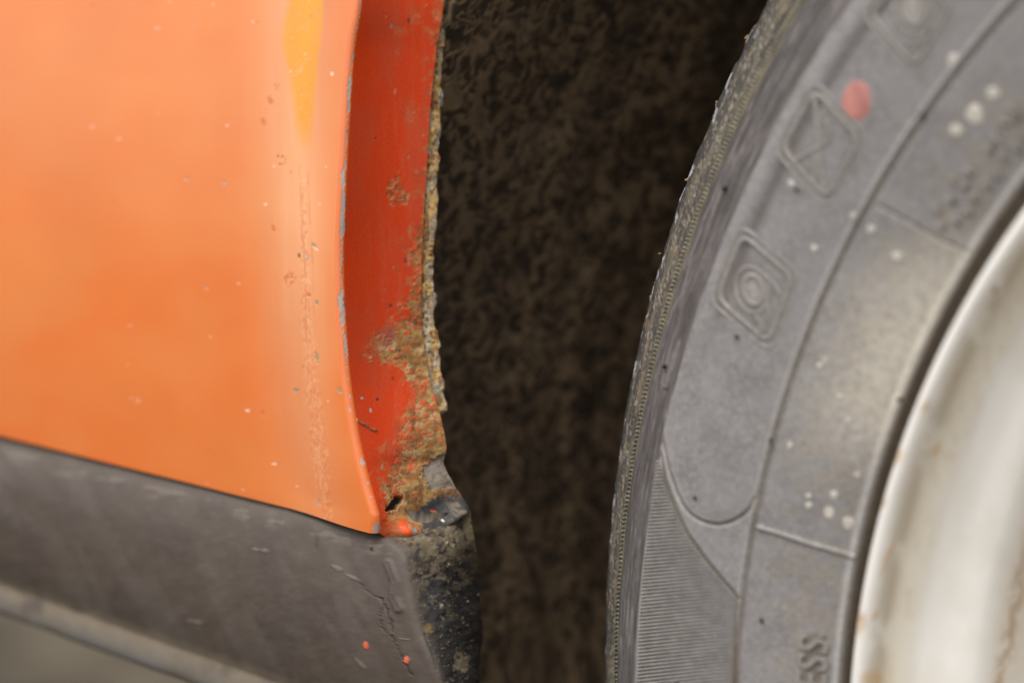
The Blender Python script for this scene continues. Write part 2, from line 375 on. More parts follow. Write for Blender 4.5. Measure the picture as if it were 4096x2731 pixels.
# islands of red paint left in the rust
isl = sstep(0.62, 0.70, fbm(PX/20, PY/12, 111, 4) + 0.06*sstep(0.5, 0.6, nz1))*rust*(1-sstep(60, 190, rd))*(PY < 2000)
C = mix(C, (0.60, 0.07, 0.018), isl*0.9); DISP += 0.00010*isl
RO = np.where(isF, RO + rust*(0.85-RO), RO)
# loose dirt in a dull triangle
tri = blob(PX, PY, 1545, 1345, 34, 48, 35, 8, 0.3, 0.4)*isF
C = mix(C, (0.30, 0.10, 0.07), 0.6*tri)
# bare grey filler where the lip has broken away
grey = soft_poly(PX+(nz2-0.5)*50, PY+(nz1-0.5)*60, [(1678, 1890), (1706, 1858), (1744, 1826), (1835, 1850), (1850, 1950), (1800, 1962), (1758, 1950), (1700, 1930)], 5)*isF
C = mix(C, np.array([0.24, 0.21, 0.175]), grey*(0.75+0.25*nz2)); C = mix(C, (0.13, 0.11, 0.095), 0.6*grey*sstep(0.5, 0.62, fbm(PX/15, PY/15, 118, 3))); DISP -= 0.00035*grey
edge_b = sstep(0.5, 0.62, fbm(PX/16, PY/14, 115, 4))*sstep(1750, 1800, PX)*isF*(PY > 1850)*(PY < 2000)
C = mix(C, (0.12, 0.075, 0.05), edge_b*0.8)
# black underseal over the bottom fold
blk = soft_poly(PX + (nz1-0.5)*60, PY + (nz2-0.5)*40, [(1690, 2020), (1740, 1985), (1800, 1975), (1850, 1985), (1930, 2050), (1930, 2230), (1480, 2260), (1500, 2140), (1560, 2155), (1625, 2150), (1672, 2085), (1668, 2050)], 14)*isF
C = mix(C, np.array([0.040, 0.038, 0.038])*(0.7+0.6*nz2[..., None]), blk); RO = np.where(blk > 0.4, 0.62, RO)
C = mix(C, (0.27, 0.20, 0.115), 0.6*blk*sstep(0.54, 0.68, fbm(PX/20, PY/14, 117, 4))*sstep(1740, 1860, PX))
mud = soft_poly(PX+(nz1-0.5)*40, PY, [(1845, 2062), (1872, 2040), (1930, 2060), (1930, 2200), (1885, 2180), (1862, 2110)], 14)*isF
C = mix(C, (0.33, 0.26, 0.17), mud*0.85)
# rusted-through hole
hole = np.maximum(blob(PX, PY, 1570, 2024, 26, 18, -35, 121, 0.5, 0.12), blob(PX, PY, 1590, 2000, 24, 16, -25, 122, 0.55, 0.12))*isF
C = mix(C, (0.022, 0.013, 0.011), hole); DISP -= 0.0014*hole
# dented bottom fold: a rolled ridge and a blob of body paint on it
rdg = poly_dist(PX, PY, [(1600, 2125), (1660, 2128), (1760, 2098), (1840, 2045)])
DISP += isF*0.0030*np.exp(-(rdg/34)**2)
knob = np.exp(-(((PX-1604)/32)**2 + ((PY-2104)/34)**2))*isF
DISP += 0.0008*knob
pr = blob(PX, PY, 1604, 2106, 36, 34, -35, 131, 0.5, 0.12)*isF*sstep(0.46, 0.52, fbm(PX/15, PY/12, 133, 3)+0.03)
C = mix(C, (0.72, 0.085, 0.02), pr); RO = np.where(pr > 0.5, 0.22, RO)
gp = blob(PX, PY, 1618, 2118, 16, 9, -35, 134, 0.5, 0.15)*isF
C = mix(C, (0.33, 0.36, 0.38), gp*(1-pr*0.3))
for (x, y, rx, ry) in ((1722, 2064, 14, 7), (1712, 2066, 8, 8), (1735, 2046, 12, 5), (1668, 2130, 8, 5), (1550, 2145, 6, 4), (1520, 2113, 7, 9)):
    mk = blob(PX, PY, x, y, rx, ry, 20, int(x+y), 0.6, 0.2)*isF; C = mix(C, (0.66, 0.075, 0.018), mk)
C = mix(C, (0.60, 0.55, 0.48), blob(PX, PY, 1752, 2077, 5, 5, 0, 4, 0.2, 0.2)*isF)
# crumbling red and grey at the corner
cr = blob(PX, PY, 1520, 2070, 34, 70, -15, 140, 0.6, 0.4)*isF*sstep(0.42, 0.55, nz2)
C = mix(C, (0.60, 0.075, 0.02), cr*0.85)
C = mix(C, (0.33, 0.29, 0.27), blob(PX, PY, 1506, 2112, 16, 26, 10, 141, 0.5, 0.3)*0.85*(fl_t > 0.03))
# twig-like scrape
tw = sstep(5.5, 2.5, poly_dist(PX, PY+2.5*np.sin(PX/7), [(1420, 1673), (1460, 1702), (1503, 1723)]))*isF
C = mix(C, np.array([0.16, 0.085, 0.05])*(0.5+1.2*vnoise(PX/6, PY/6, 9)[..., None]), tw); DISP += 0.0003*tw
# chipped paint showing grey primer along the roll
xc = interp(PY, [(1462, -500), (1437, 0), (1408, 205), (1393, 330), (1385, 480), (1377, 640), (1368, 700), (1366, 830), (1362, 960), (1359, 1110), (1361, 1220), (1369, 1290), (1380, 1420), (1384, 1480)])
wc = -2.0 + 11*sstep(0.25, 0.85, vnoise(PX*0, PY/70, 151)) + 9*(fbm(PX/10, PY/16, 153, 4)) + 5*(fbm(PX/5, PY/6, 159, 2)-0.5)
wc = wc*np.interp(PY, [-900, 330, 640, 800, 1290, 1340, 1500, 1520], [0.45, 0.40, 0.5, 0.62, 0.75, 0.4, 0.3, 0.0])
gap = sstep(0.20, 0.36, fbm(PX/12, PY/40, 155, 2)); xc = xc+5+(fbm(PX/40, PY/22, 163, 3)-0.5)*14
chip = sstep(1.15, 0.85, np.abs(PX-xc)/np.maximum(wc, 0.01))*gap*(PY < 1520)*(fl_t < 0.75)
C = mix(C, np.array([0.31, 0.30, 0.275]), chip); RO = np.where(chip > 0.5, 0.55, RO); DISP -= 0.00007*chip
brim = sstep(1.9, 1.1, np.abs(PX-xc-3)/np.maximum(wc, 0.01))*gap*(PY < 1500)*(1-chip)*sstep(0.45, 0.55, vnoise(PX/7, PY/13, 157))*(fl_t < 0.75)
C = mix(C, (0.20, 0.10, 0.05), brim*0.8)
for (x, y, rx, ry) in ((1482, 1640, 5, 8), (1400, 1585, 4, 5), (1401, 1640, 4, 8), (1448, 1846, 6, 16), (1458, 1852, 4, 8), (1472, 1931, 5, 4), (1447, 1592, 6, 5), (1483, 1985, 6, 3)):
    mk = blob(PX, PY, x, y, rx, ry, -10, int(y), 0.4, 0.2); C = mix(C, (0.34, 0.34, 0.34), mk*0.9)

OFF = FULL + nrm0*DISP[..., None]
N = grid_normals(OFF)
if (N*nrm0).sum(-1).mean() < 0: N = -N
cut = NA+NR-1
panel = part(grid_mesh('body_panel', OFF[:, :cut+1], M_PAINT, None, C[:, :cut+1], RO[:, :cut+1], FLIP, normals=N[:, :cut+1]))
panel['label'] = 'glossy orange body panel with stone chips and a yellow patch'
flange = part(grid_mesh('wheel_arch_flange', OFF[:, cut:], M_FLANGE, None, C[:, cut:], RO[:, cut:], FLIP, normals=N[:, cut:]))
flange['label'] = 'red painted wheel arch flange eaten by tan rust'

# ------------------------------------------------------------------ second sheet folded behind the lip, with crusty sealer
INNER = [(1752, 0), (1735, 218), (1715, 435), (1705, 610), (1689, 871), (1680, 1089), (1680, 1306), (1690, 1391), (1712, 1522), (1740, 1620), (1762, 1668)]
OUTER = [(1775, 0), (1770, 218), (1765, 375), (1756, 566), (1745, 740), (1735, 1002), (1727, 1132), (1735, 1193), (1740, 1306), (1750, 1391), (1771, 1539), (1782, 1600), (1788, 1668)]
INNER = [(1815, -420)]+INNER; OUTER = [(1840, -420)]+OUTER
n_v, n_u = 700, 34
yy = np.linspace(-420, 1668, n_v)
xi = interp(yy, INNER)-8; xo = interp(yy, OUTER)
jag = (fbm(yy/48, yy*0, 201, 4, 0.45)-0.5)*18 + 10*sstep(0.60, 0.85, vnoise(yy/80, yy*0, 203))
xo = xo + jag
xo[-10:] = np.linspace(xo[-10], xi[-1]+6, 10)
u = np.linspace(0, 1, n_u)
SX = xi[:, None] + (xo-xi)[:, None]*u[None]; SYp = np.repeat(yy[:, None], n_u, 1)
Sd = 0.0028 + 0.0022*u[None]**1.5 + 0.0007*(fbm(SX/34, SYp/40, 205, 3)-0.5) + lean(at(SX, SYp, 0.003)[..., 2])
S3 = at(SX, SYp, Sd)
back = S3[:, ::-1] + np.array([-0.0010, 0.0014, 0.0])
S3 = np.concatenate([S3, back], 1)
sx2 = np.concatenate([SX, SX[:, ::-1]], 1); sy2 = np.concatenate([SYp, SYp[:, ::-1]], 1)
cs = np.ones(S3.shape)*np.array([0.42, 0.27, 0.10])
cs = mix(cs, (0.36, 0.29, 0.19), sstep(0.45, 0.62, fbm(sx2/26, sy2/60, 207, 3)))
cs = mix(cs, (0.20, 0.085, 0.028), 0.9*sstep(0.52, 0.66, fbm(sx2/16, sy2/24, 209, 4)))
cs = mix(cs, (0.05, 0.03, 0.022), 0.9*sstep(0.64, 0.72, fbm(sx2/11, sy2/12, 211, 3)))
uu = np.concatenate([np.repeat(u[None], n_v, 0), np.repeat(u[::-1][None], n_v, 0)], 1)
cs = mix(cs, (0.30, 0.25, 0.18), 0.55*sstep(0.55, 0.8, uu)*sstep(0.42, 0.55, fbm(sx2/40, sy2/90, 213, 3)))
cs = mix(cs, (0.07, 0.05, 0.035), sstep(0.16, 0.05, uu))
strip = part(grid_mesh('seam_strip', S3, M_STEEL, None, cs, 0.85), car)
strip['label'] = 'jagged rusty edge of the inner sheet behind the arch lip'
def lump(name, c, size, mat, parent, seed, squash=(1, 1, 1), seg=10, ring=7):
    """an uneven clod"""
    v = []; f = []; r_ = random.Random(seed)
    ph = [r_.uniform(0, 6.3) for _ in range(6)]
    for i in range(ring+1):
        th = math.pi*i/ring
        for j in range(seg):
            p = 2*math.pi*j/seg
            d = np.array([math.sin(th)*math.cos(p), math.sin(th)*math.sin(p), math.cos(th)])
            k = 1 + 0.22*math.sin(3*d[0]+ph[0])+0.2*math.sin(4*d[1]+ph[1])+0.2*math.sin(5*d[2]+ph[2])+(0.18*r_.uniform(-1, 1) if 0 < i < ring else 0)
            v.append(np.asarray(c) + d*k*size*np.array(squash))
    for i in range(ring):
        for j in range(seg):
            f.append((i*seg+j, i*seg+(j+1) % seg, (i+1)*seg+(j+1) % seg, (i+1)*seg+j))
    o = raw_mesh(name, v, f, mat, None, smooth=False)
    return part(o, parent)
for k, (x, y, sz, sq) in enumerate([(1772, 392, 11, 2.8), (1760, 575, 7, 2.2), (1746, 770, 5, 3.5), (1742, 940, 5, 3.5), (1750, 1196, 9, 2.8), (1740, 850, 4, 3), (1776, 215, 5, 3), (1779, 25, 6, 1.6)]):
    lump('sealer_crust', at(x-8, y, 0.0048+float(lean(at(x, y, 0.004)[2]))), sz*0.0000558, M_CHIP, strip, 40+k, (0.8, 0.9, sq))

# ------------------------------------------------------------------ sill: front face, rounded corner and end face in one sheet
nvS = 310
SEAM = [(-420, 1648), (0, 1750), (226, 1808), (435, 1862), (740, 1936), (1028, 2006), (1263, 2067), (1430, 2108), (1496, 2128)]
TANL = [(-420, 2185), (0, 2312), (566, 2494), (1132, 2700), (1500, 2850), (1800, 2985)]
CREASE = [(1500, 2128), (1556, 2160), (1604, 2215), (1629, 2323), (1672, 2497), (1725, 2628), (1765, 2740), (1815, 2890), (1840, 2990)]
RIGHT = [(1872, 2050), (1898, 2140), (1911, 2236), (1920, 2410), (1928, 2541), (1917, 2672), (1911, 2731), (1896, 2860), (1880, 3000)]
cr_ = curve_smooth(CREASE, nvS); rt_ = curve_smooth(RIGHT, nvS)
lf = np.stack([np.full(nvS, -420.0), np.linspace(1648, 2185, nvS)], 1)
v01 = np.linspace(0, 1, nvS)
yfront = -0.0152 - 0.0056*np.sin(np.pi*np.clip(v01*0.9+0.05, 0, 1))**0.7
NSF, NSE = 270, 90
P_l = at(lf[:, 0], lf[:, 1], yfront+0.0022*sstep(0.35, 0.0, v01)); P_c = at(cr_[:, 0], cr_[:, 1], yfront+0.0004); P_r = at(rt_[:, 0], rt_[:, 1], 0.0055+0.0055*sstep(0, 0.35, v01)+0.002*np.sin(np.pi*v01))
uF = np.linspace(0, 1, NSF)**0.8
FR = P_l[:, None]*(1-uF)[None, :, None] + P_c[:, None]*uF[None, :, None]
# the top edge follows the seam exactly
uE = np.linspace(0, 1, NSE+1)[1:]
EN = P_c[:, None]*(1-uE)[None, :, None] + P_r[:, None]*uE[None, :, None]
EN[..., 0] += 0.0045*np.sin(np.pi*uE)[None, :]*np.interp(np.linspace(0, 1, nvS), [0, 0.12, 1], [0.35, 0.75, 1])[:, None]
S = np.concatenate([FR, EN], 1)
k = 21; ker = np.hanning(k+2)[1:-1]; ker /= ker.sum()
Sm = S.copy()
for c_ in range(3):
    Sm[..., c_] = np.apply_along_axis(lambda r_: np.convolve(np.pad(r_, k//2, mode='reflect', reflect_type='odd'), ker, 'valid'), 1, S[..., c_])
S = Sm
# lower ledge, roll and tuck under, added as extra rows
led = []
for dy, dz in ((-0.0002, -0.0008), (-0.0006, -0.0018), (-0.0009, -0.0034), (-0.0009, -0.0052), (-0.0005, -0.0068), (0.0006, -0.0080), (0.0030, -0.0088), (0.010, -0.0090), (0.03, -0.0085)):
    q = S[-1].copy(); q[:, 1] += dy; q[:, 2] += dz; led.append(q[None])
S = np.concatenate([S]+led, 0)
S = np.concatenate([S[:1]+np.array([0, 0.0015, 0.005])*np.r_[np.ones(NSF), np.linspace(1, 0, NSE)][None, :, None], S[1:]], 0)
# finer rows through the ledge by resampling
SXp, SYq = proj(S)
nS = grid_normals(S); 
if nS[100, 50, 1] > 0: nS = -nS
isE = np.concatenate([np.zeros(NSF), np.ones(NSE)])[None, :]*np.ones((S.shape[0], 1))
endm = np.concatenate([np.zeros(NSF-7), np.linspace(0, 1, 26), np.ones(NSE-19)])[None, :]*np.ones((S.shape[0], 1))
endm = sstep(0.1, 0.9, endm)
n1 = fbm(SXp/120, SYq/120, 301, 5); n2 = fbm(SXp/18, SYq/18, 303, 4)
ca, sa = math.cos(math.radians(62)), math.sin(math.radians(62))
st = fbm((SXp*sa-SYq*ca)/70, (SXp*ca+SYq*sa)/420, 305, 2)
cS = np.ones(S.shape)*np.array([0.086, 0.067, 0.055])
cS = mix(cS, (0.072, 0.057, 0.048), 0.7*sstep(0.40, 0.75, n1))
cS = mix(cS, (0.120, 0.100, 0.087), 0.45*sstep(0.45, 0.80, st))
cS = mix(cS, (0.115, 0.094, 0.076), 0.2*sstep(0.60, 0.72, n2))
# dust line just under the seam
sd = SYq - interp(SXp, [(b, a_) for a_, b in SEAM])
cS = mix(cS, (0.075, 0.062, 0.048), 0.8*sstep(34, 6, sd+(n2-0.5)*26))
cS = mix(cS, (0.20, 0.17, 0.14), 0.35*sstep(26, 42, sd)*sstep(110, 60, sd)*sstep(0.52, 0.66, fbm(SXp/60, SYq/24, 309, 3)))
# ledge: tan dust on top, greyer, paler roll
row = np.arange(S.shape[0])[:, None]*np.ones((1, S.shape[1]))
cS = mix(cS, (0.19, 0.155, 0.110), 0.7*sstep(nvS-22, nvS-2, row)*sstep(0.30, 0.6, n1+0.1))
cS = mix(cS, (0.165, 0.160, 0.152), sstep(nvS+1, nvS+4, row)*(0.55+0.45*sstep(0.4, 0.6, n1)))
# end face: cleaner black, with wheel arch shade also put into the colour
end_c = np.ones(S.shape)*np.array([0.048, 0.046, 0.046])
end_c = mix(end_c, (0.030, 0.028, 0.027), sstep(0.42, 0.6, n1))
end_c = mix(end_c, (0.20, 0.16, 0.105), 0.65*sstep(0.50, 0.70, fbm(SXp/34, SYq/24, 311, 4) + 0.08*sstep(2420, 2220, SYq))*sstep(2560, 2300, SYq))
end_c = mix(end_c, (0.28, 0.23, 0.16), 0.6*sstep(0.71, 0.78, fbm(SXp/12, SYq/10, 313, 3) + 0.06*sstep(2400, 2200, SYq)))
end_c = mix(end_c, (0.13, 0.10, 0.06), 0.75*soft_poly(SXp, SYq, [(1580, 2120), (1760, 2110), (1900, 2100), (1880, 2230), (1700, 2270), (1620, 2300)], 40)*sstep(0.3, 0.6, n2))
end_c = mix(end_c, (0.27, 0.17, 0.06), 0.9*blob(SXp, SYq, 1712, 2515, 18, 20, 0, 7, 0.6, 0.4))
end_c = mix(end_c, (0.28, 0.23, 0.15), 0.8*blob(SXp, SYq, 1850, 2650, 30, 34, 10, 9, 0.9, 0.5))
end_c = mix(end_c, (0.33, 0.26, 0.16), 0.8*blob(SXp, SYq, 1885, 2115, 22, 70, -12, 10, 0.6, 0.4))
cS = cS*(1-endm[..., None]) + end_c*endm[..., None]
dS = (0.0005+0.0005*endm)*(n1-0.5) + (0.00003+0.00018*endm)*(n2-0.5) + endm*0.0005*(fbm(SXp/28, SYq/24, 315, 4)-0.5)
# cracks and flakes in the coating
for pts, wdt, dep in (([(1522, 2391), (1545, 2433), (1559, 2485), (1568, 2522)], 4.5, 1), ([(1533, 2424), (1519, 2466), (1524, 2503), (1543, 2527)], 3.5, 0.8), ([(1563, 2541), (1596, 2596), (1619, 2652), (1643, 2699)], 4, 0.9),
                      ([(1440, 2330), (1455, 2352), (1490, 2378), (1520, 2395)], 3.5, 0.5), ([(1700, 2530), (1722, 2600), (1745, 2680)], 5, 0.6), ([(1270, 2150), (1262, 2175), (1268, 2200)], 6, 0.5)):
    mk = sstep(wdt*1.3, wdt*0.3, poly_dist(SXp+(n2-0.5)*15, SYq+(n1-0.5)*20, pts)+(n2-0.5)*wdt*1.5)
    cS = mix(cS, (0.034, 0.028, 0.024), mk*dep*0.65); dS -= 0.0003*mk*dep
flk = poly_dist(SXp, SYq, [(1554, 2252), (1582, 2326), (1573, 2387), (1596, 2433)])
dS += 0.0005*np.exp(-((flk-8)/10)**2); cS = mix(cS, (0.080, 0.066, 0.056), 0.7*np.exp(-((SXp-interp(SYq, [(1566, 2252), (1594, 2326), (1585, 2387), (1608, 2433)]))/9)**2)*(SYq > 2240)*(SYq < 2450))
for pts, wdt in (([(1330, 2262), (1364, 2280)], 8), ([(1385, 2297), (1440, 2322)], 6), ([(1012, 2196), (1072, 2204)], 7), ([(1427, 2637), (1458, 2668)], 8), ([(1600, 2553), (1630, 2558)], 5), ([(770, 2488), (800, 2494)], 18)):
    mk = sstep(wdt*1.1, wdt*0.2, poly_dist(SXp, SYq, pts)+(n2-0.5)*wdt*2.2); cS = mix(cS, (0.20, 0.165, 0.14), mk*0.55); dS += 0.00015*mk
for (x, y, rx, ry, an) in ((1464, 2580, 9, 17, -15), (1626, 2637, 12, 15, 0)):
    mk = blob(SXp, SYq, x, y, rx, ry, an, int(x), 0.25, 0.2); cS = mix(cS, (0.68, 0.13, 0.06), mk); dS += 0.0002*mk
mk = blob(SXp, SYq, 1264, 2166, 5, 18, 5, 3, 0.3, 0.3); cS = mix(cS, (0.07, 0.045, 0.03), mk*0.8)
for (x, y, s_z) in ((1766, 2422, 6), (1870, 2404, 4), (1911, 2377, 4), (1786, 2172, 4), (1794, 2256, 4), (1489, 2193, 6)):
    mk = blob(SXp, SYq, x, y, s_z, s_z*1.3, 0, int(x), 0.3, 0.25); cS = mix(cS, (0.30, 0.26, 0.20) if y != 2193 else (0.02, 0.02, 0.02), mk); dS += 0.0003*mk
S2 = S + nS*dS[..., None]
NS = grid_normals(S2)
flipS = NS[100, 50, 1] < 0
roughS = 0.62 - 0.12*endm + 0.15*(n2-0.5)
sill = part(grid_mesh('sill', S2, M_SILL, None, cS, roughS, flipS))
sill['label'] = 'black coated sill with dust, cracks and flecks of orange paint'

# ------------------------------------------------------------------ wheel arch liner behind
RLN = 0.337
zz = np.r_[np.linspace(0.14, 0.245, 40)[:-1], np.linspace(0.245, 0.435, 640), np.linspace(0.435, 0.60, 60)[1:]]
def liner_cyl(z): return CX - np.sqrt(np.maximum(RLN**2-(z-CZ)**2, 1e-6))
lipz = np.r_[L3[::-1, 2], ]; lipx = np.r_[L3[::-1, 0]]
rz = P_r[::-1, 2]; rx_ = P_r[::-1, 0]
bz = np.r_[rz, lipz[lipz > rz.max()]]; bx = np.r_[rx_, lipx[lipz > rz.max()]]
xb = np.interp(zz, bz, bx)-0.004
yv = np.r_[np.linspace(0.005, 0.13, 360), np.linspace(0.13, 0.20, 50)[1:]]
Yg, Zg = np.meshgrid(yv, zz)
Yg = Yg + lean(Zg)*(Yg < 0.1)*(1-(Yg-0.005)/0.095)
wgt = sstep(0.005, 0.013, Yg-lean(Zg))
Xg = xb[:, None]*(1-wgt) + liner_cyl(Zg)*wgt
Xg = np.minimum(Xg, xb[:, None]+wgt*0.5)
w1 = fbm(Yg*170, Zg*190, 401, 4); w2 = fbm(Yg*60, Zg*60, 403, 3)
wx = (fbm(Yg*230, Zg*230, 405, 3)-0.5)*2.4; wy = (fbm(Yg*230+9, Zg*230+4, 407, 3)-0.5)*2.4; vb = fbm(Yg*45, Zg*4, 411, 3)
worm = 1-np.abs(vnoise(Yg*430+wx*1.7, Zg*490+wy*1.7, 409)*2-1)*1.6
mudm = sstep(0.0, 0.95, worm + 0.7*(w1-0.5) + 0.3*(w2-0.5))
Xg = Xg + wgt*(0.00025*(mudm-0.5) + 0.0016*(w2-0.5))
cL = np.ones(Xg.shape+(3,))*np.array([0.070, 0.052, 0.036])
cL = mix(cL, (0.44, 0.30, 0.175), mudm*(0.45+0.55*sstep(0.30, 0.65, vb)))
cL = mix(cL, (0.05, 0.038, 0.028), 0.5*sstep(0.52, 0.72, vb))
liner = part(grid_mesh('wheel_arch_liner', np.stack([Xg, Yg, Zg], -1), M_LINER, None, cL, 0.9))
liner['label'] = 'dark wheel arch liner caked with brown mud'
# unseen arch roof, cut short to let light in, and inner wall
th = np.radians(np.linspace(150, 72, 60)); TH, YY = np.meshgrid(th, np.linspace(0.0, 0.20, 12), indexing='ij')
roof = np.stack([CX+(RLN-0.001)*np.cos(TH), YY, CZ+(RLN-0.001)*np.sin(TH)], -1)
o = part(grid_mesh('unseen_short_liner_roof', roof, M_LINER, None, np.ones(roof.shape)*np.array([0.05, 0.038, 0.026]), 0.9), liner)
TX, TZ = np.meshgrid(np.linspace(-0.10, 0.62, 30), np.linspace(0.12, 0.61, 30))
wall = np.stack([TX, np.full(TX.shape, 0.199)+0.01*fbm(TX*9, TZ*9, 5), TZ], -1)
o = part(grid_mesh('inner_wing_wall', wall, M_LINER, None, np.ones(wall.shape)*np.array([0.12, 0.09, 0.06]), 0.9), liner)

# unseen narrow strip of car floor, added to shade the ground
UX, UY = np.meshgrid(np.linspace(-1.9, -0.076, 40), np.linspace(0.012, 0.40, 12))
und = np.stack([UX, UY, 0.262+0.004*fbm(UX*6, UY*6, 9)], -1)
o = part(grid_mesh('shading_underbody', und, M_LINER, None, np.ones(und.shape)*np.array([0.05, 0.045, 0.04]), 0.9))
# ------------------------------------------------------------------ tyre
PROF = [(0.1745, 0.0150), (0.1775, 0.0085), (0.1795, 0.0072), (0.1812, 0.0074), (0.1828, 0.0068), (0.1838, 0.0044), (0.1880, 0.0018), (0.1960, -0.0004), (0.2057, -0.0018), (0.2185, -0.0030), (0.2260, -0.0026), (0.2315, -0.0015),
        (0.2400, 0.0050), (0.2486, 0.0135), (0.2575, 0.0218), (0.2663, 0.0311), (0.2705, 0.0400), (0.2720, 0.0550), (0.2722, 0.0800), (0.2720, 0.1150), (0.2663, 0.1390), (0.2486, 0.1565), (0.2315, 0.1715), (0.2057, 0.1720), (0.1848, 0.1670), (0.1745, 0.1550)]
pf = curve_smooth(PROF, 4000)
outer = pf[:int(np.argmax(pf[:, 0] > 0.2719))]
def prof_y(r): return np.interp(r, outer[:, 0], outer[:, 1])
def prof_n(r):
    h = 2e-4; s = (prof_y(r+h)-prof_y(r-h))/(2*h); L = np.sqrt(1+s*s); return s/L, -1/L       # (radial, y) of the outward normal
def tyre_pt(r, th, h=0.0):
    r = np.asarray(r, float); th = np.asarray(th, float)
    nr, ny = prof_n(r); rr = r+nr*h; y = prof_y(r)+ny*h
    return np.stack([CX+rr*np.cos(th), y, CZ+rr*np.sin(th)], -1)
def pick(px, py):
    """radius and angle on the sidewall seen at a pixel"""
    d = ray(px, py); tt = np.linspace(0.40, 0.78, 1500); P = CAM+d*tt[:, None]
    r = np.hypot(P[:, 0]-CX, P[:, 2]-CZ); g = P[:, 1]-np.where(r > 0.272, 9, prof_y(np.clip(r, 0.175, 0.272)))
    i = int(np.argmax((g[1:] >= 0) & (g[:-1] < 0) & (r[1:] > 0.175))); f = -g[i]/(g[i+1]-g[i]); p = P[i]*(1-f)+P[i+1]*f
    return math.hypot(p[0]-CX, p[2]-CZ), (math.atan2(p[2]-CZ, p[0]-CX) % (2*math.pi))
RC, RD, RE = 0.2057, 0.2315, 0.2486
# fine sector in view
NT, NRR = 1050, 430
th_f = np.radians(np.linspace(189, 127, NT))
sarc = np.r_[0, np.cumsum(np.hypot(*np.diff(outer, axis=0).T))]
us = np.linspace(0, sarc[-1], NRR); rr_ = np.interp(us, sarc, outer[:, 0]); yy_ = np.interp(us, sarc, outer[:, 1])
RRg, THg = np.meshgrid(rr_, th_f); base = tyre_pt(RRg, THg)
base[..., 1] = yy_[None, :]
TXp, TYp = proj(base)
hh = np.zeros(RRg.shape)
g = lambda x, w: np.exp(-(x/w)**2)
hh += 0.0005*g(RRg-RC-0.0005, 0.0005) - 0.0003*g(RRg-RC+0.0006, 0.0006)          # mid rib line
hh += 0.0007*g(RRg-0.1846, 0.0006)                                               # bead line
hh -= 0.0007*sstep(RD+0.0002, RD+0.0010, RRg)*sstep(RE-0.001, RE-0.003, RRg)      # recessed smooth band
hh += 0.0002*g(RRg-RD, 0.0005)
hh += 0.00034*np.sin((RRg-RD)*2*math.pi/0.0032)*sstep(RD+0.004, RD+0.006, RRg)*(RRg < RE-0.001)
fade = sstep(math.radians(163), math.radians(156), THg)
hh -= 0.00045*fade*g(RRg-(RD-0.0060), 0.0014)
hh -= 0.0007*g(RRg-(RE+0.0046), 0.0008) + 0.0004*g(RRg-(RE+0.0076), 0.0005)
# moulded panel outlines on the sidewall
UIN = [(2650, 1560), (2652, 1720), (2660, 1800), (2690, 1915), (2735, 2020), (2780, 2066), (2840, 2092), (2900, 2092), (2960, 2066), (3000, 2030), (3018, 1990)]
UOUT = [(2636, 1780), (2665, 1930), (2700, 2030), (2755, 2140), (2830, 2245), (2900, 2330), (2956, 2392)]
UIN = curve_smooth(UIN, 60).tolist(); UOUT = curve_smooth(UOUT, 50).tolist()
du = poly_dist(TXp, TYp, UIN); do = poly_dist(TXp, TYp, UOUT)
hh -= 0.00045*g(du, 7) + 0.0004*g(do, 6)
raised = soft_poly(TXp, TYp, UIN+[(3018, 1500), (2700, 1500)], 6)*sstep(1500, 1750, TYp)
hh += 0.00025*raised
dr1 = poly_dist(TXp, TYp, [(3030, 2106), (3120, 2132), (3250, 2175), (3418, 2222)])
hh += 0.0005*g(dr1, 7)
dr2 = poly_dist(TXp, TYp, [(3512, 820), (3640, 890), (3760, 960), (3880, 1012)])
hh -= 0.0003*g(dr2, 7)
wedge = soft_poly(TXp, TYp, UOUT+[(2950, 2450), (2946, 2760), (2940, 2900), (2540, 2900), (2560, 2400), (2610, 1920)], 4)
hh -= 0.0002*wedge
# shoulder scuffs
sc_ = fbm(RRg*700, THg*60, 511, 4); sc2 = fbm(RRg*1400, THg*900, 513, 3)
shd = sstep(RE+0.004, RE+0.006, RRg)
hh += shd*(0.0005*(sc_-0.5) + 0.00025*(sc2-0.5))
hh += 0.00006*(fbm(RRg*900, THg*200, 515, 3)-0.5)
# worn blocks cut into the tread edge
hh -= 0.0012*sstep(0.2655, 0.2672, RRg)*sstep(0.55, 0.62, vnoise(THg*52, THg*0, 517))
cT = np.ones(base.shape)*np.array([0.230, 0.220, 0.220])
m1 = fbm(TXp/95, TYp/95, 521, 5); m2 = fbm(TXp/24, TYp/24, 523, 4); m3 = fbm(TXp/9, TYp/9, 525, 3)
cT = mix(cT, (0.165, 0.155, 0.155), 0.6*sstep(0.38, 0.75, m1))
cT = mix(cT, (0.275, 0.260, 0.250), 0.5*sstep(0.45, 0.78, m2))
cT = mix(cT, (0.37, 0.35, 0.325), 0.4*sstep(0.64, 0.76, m3)*sstep(0.40, 0.6, m1))
cT = mix(cT, (0.245, 0.215, 0.175), 0.5*sstep(RC, RC-0.012, RRg)*sstep(0.40, 0.62, fbm(TXp/60, TYp/60, 527, 3)))
cT = mix(cT, (0.125, 0.095, 0.062), 0.6*g(RRg-RC+0.0006, 0.0005))
cT = mix(cT, (0.34, 0.32, 0.30), 0.6*g(RRg-RC-0.0006, 0.0004))
cT = mix(cT, (0.40, 0.385, 0.37), 0.85*g(RRg-0.1847, 0.0006))
cT = mix(cT, (0.105, 0.084, 0.063), sstep(0.1841, 0.1834, RRg))
cT = mix(cT, (0.16, 0.12, 0.08), 0.6*0.7*sstep(0.1841, 0.1834, RRg)*sstep(0.5, 0.65, m2))
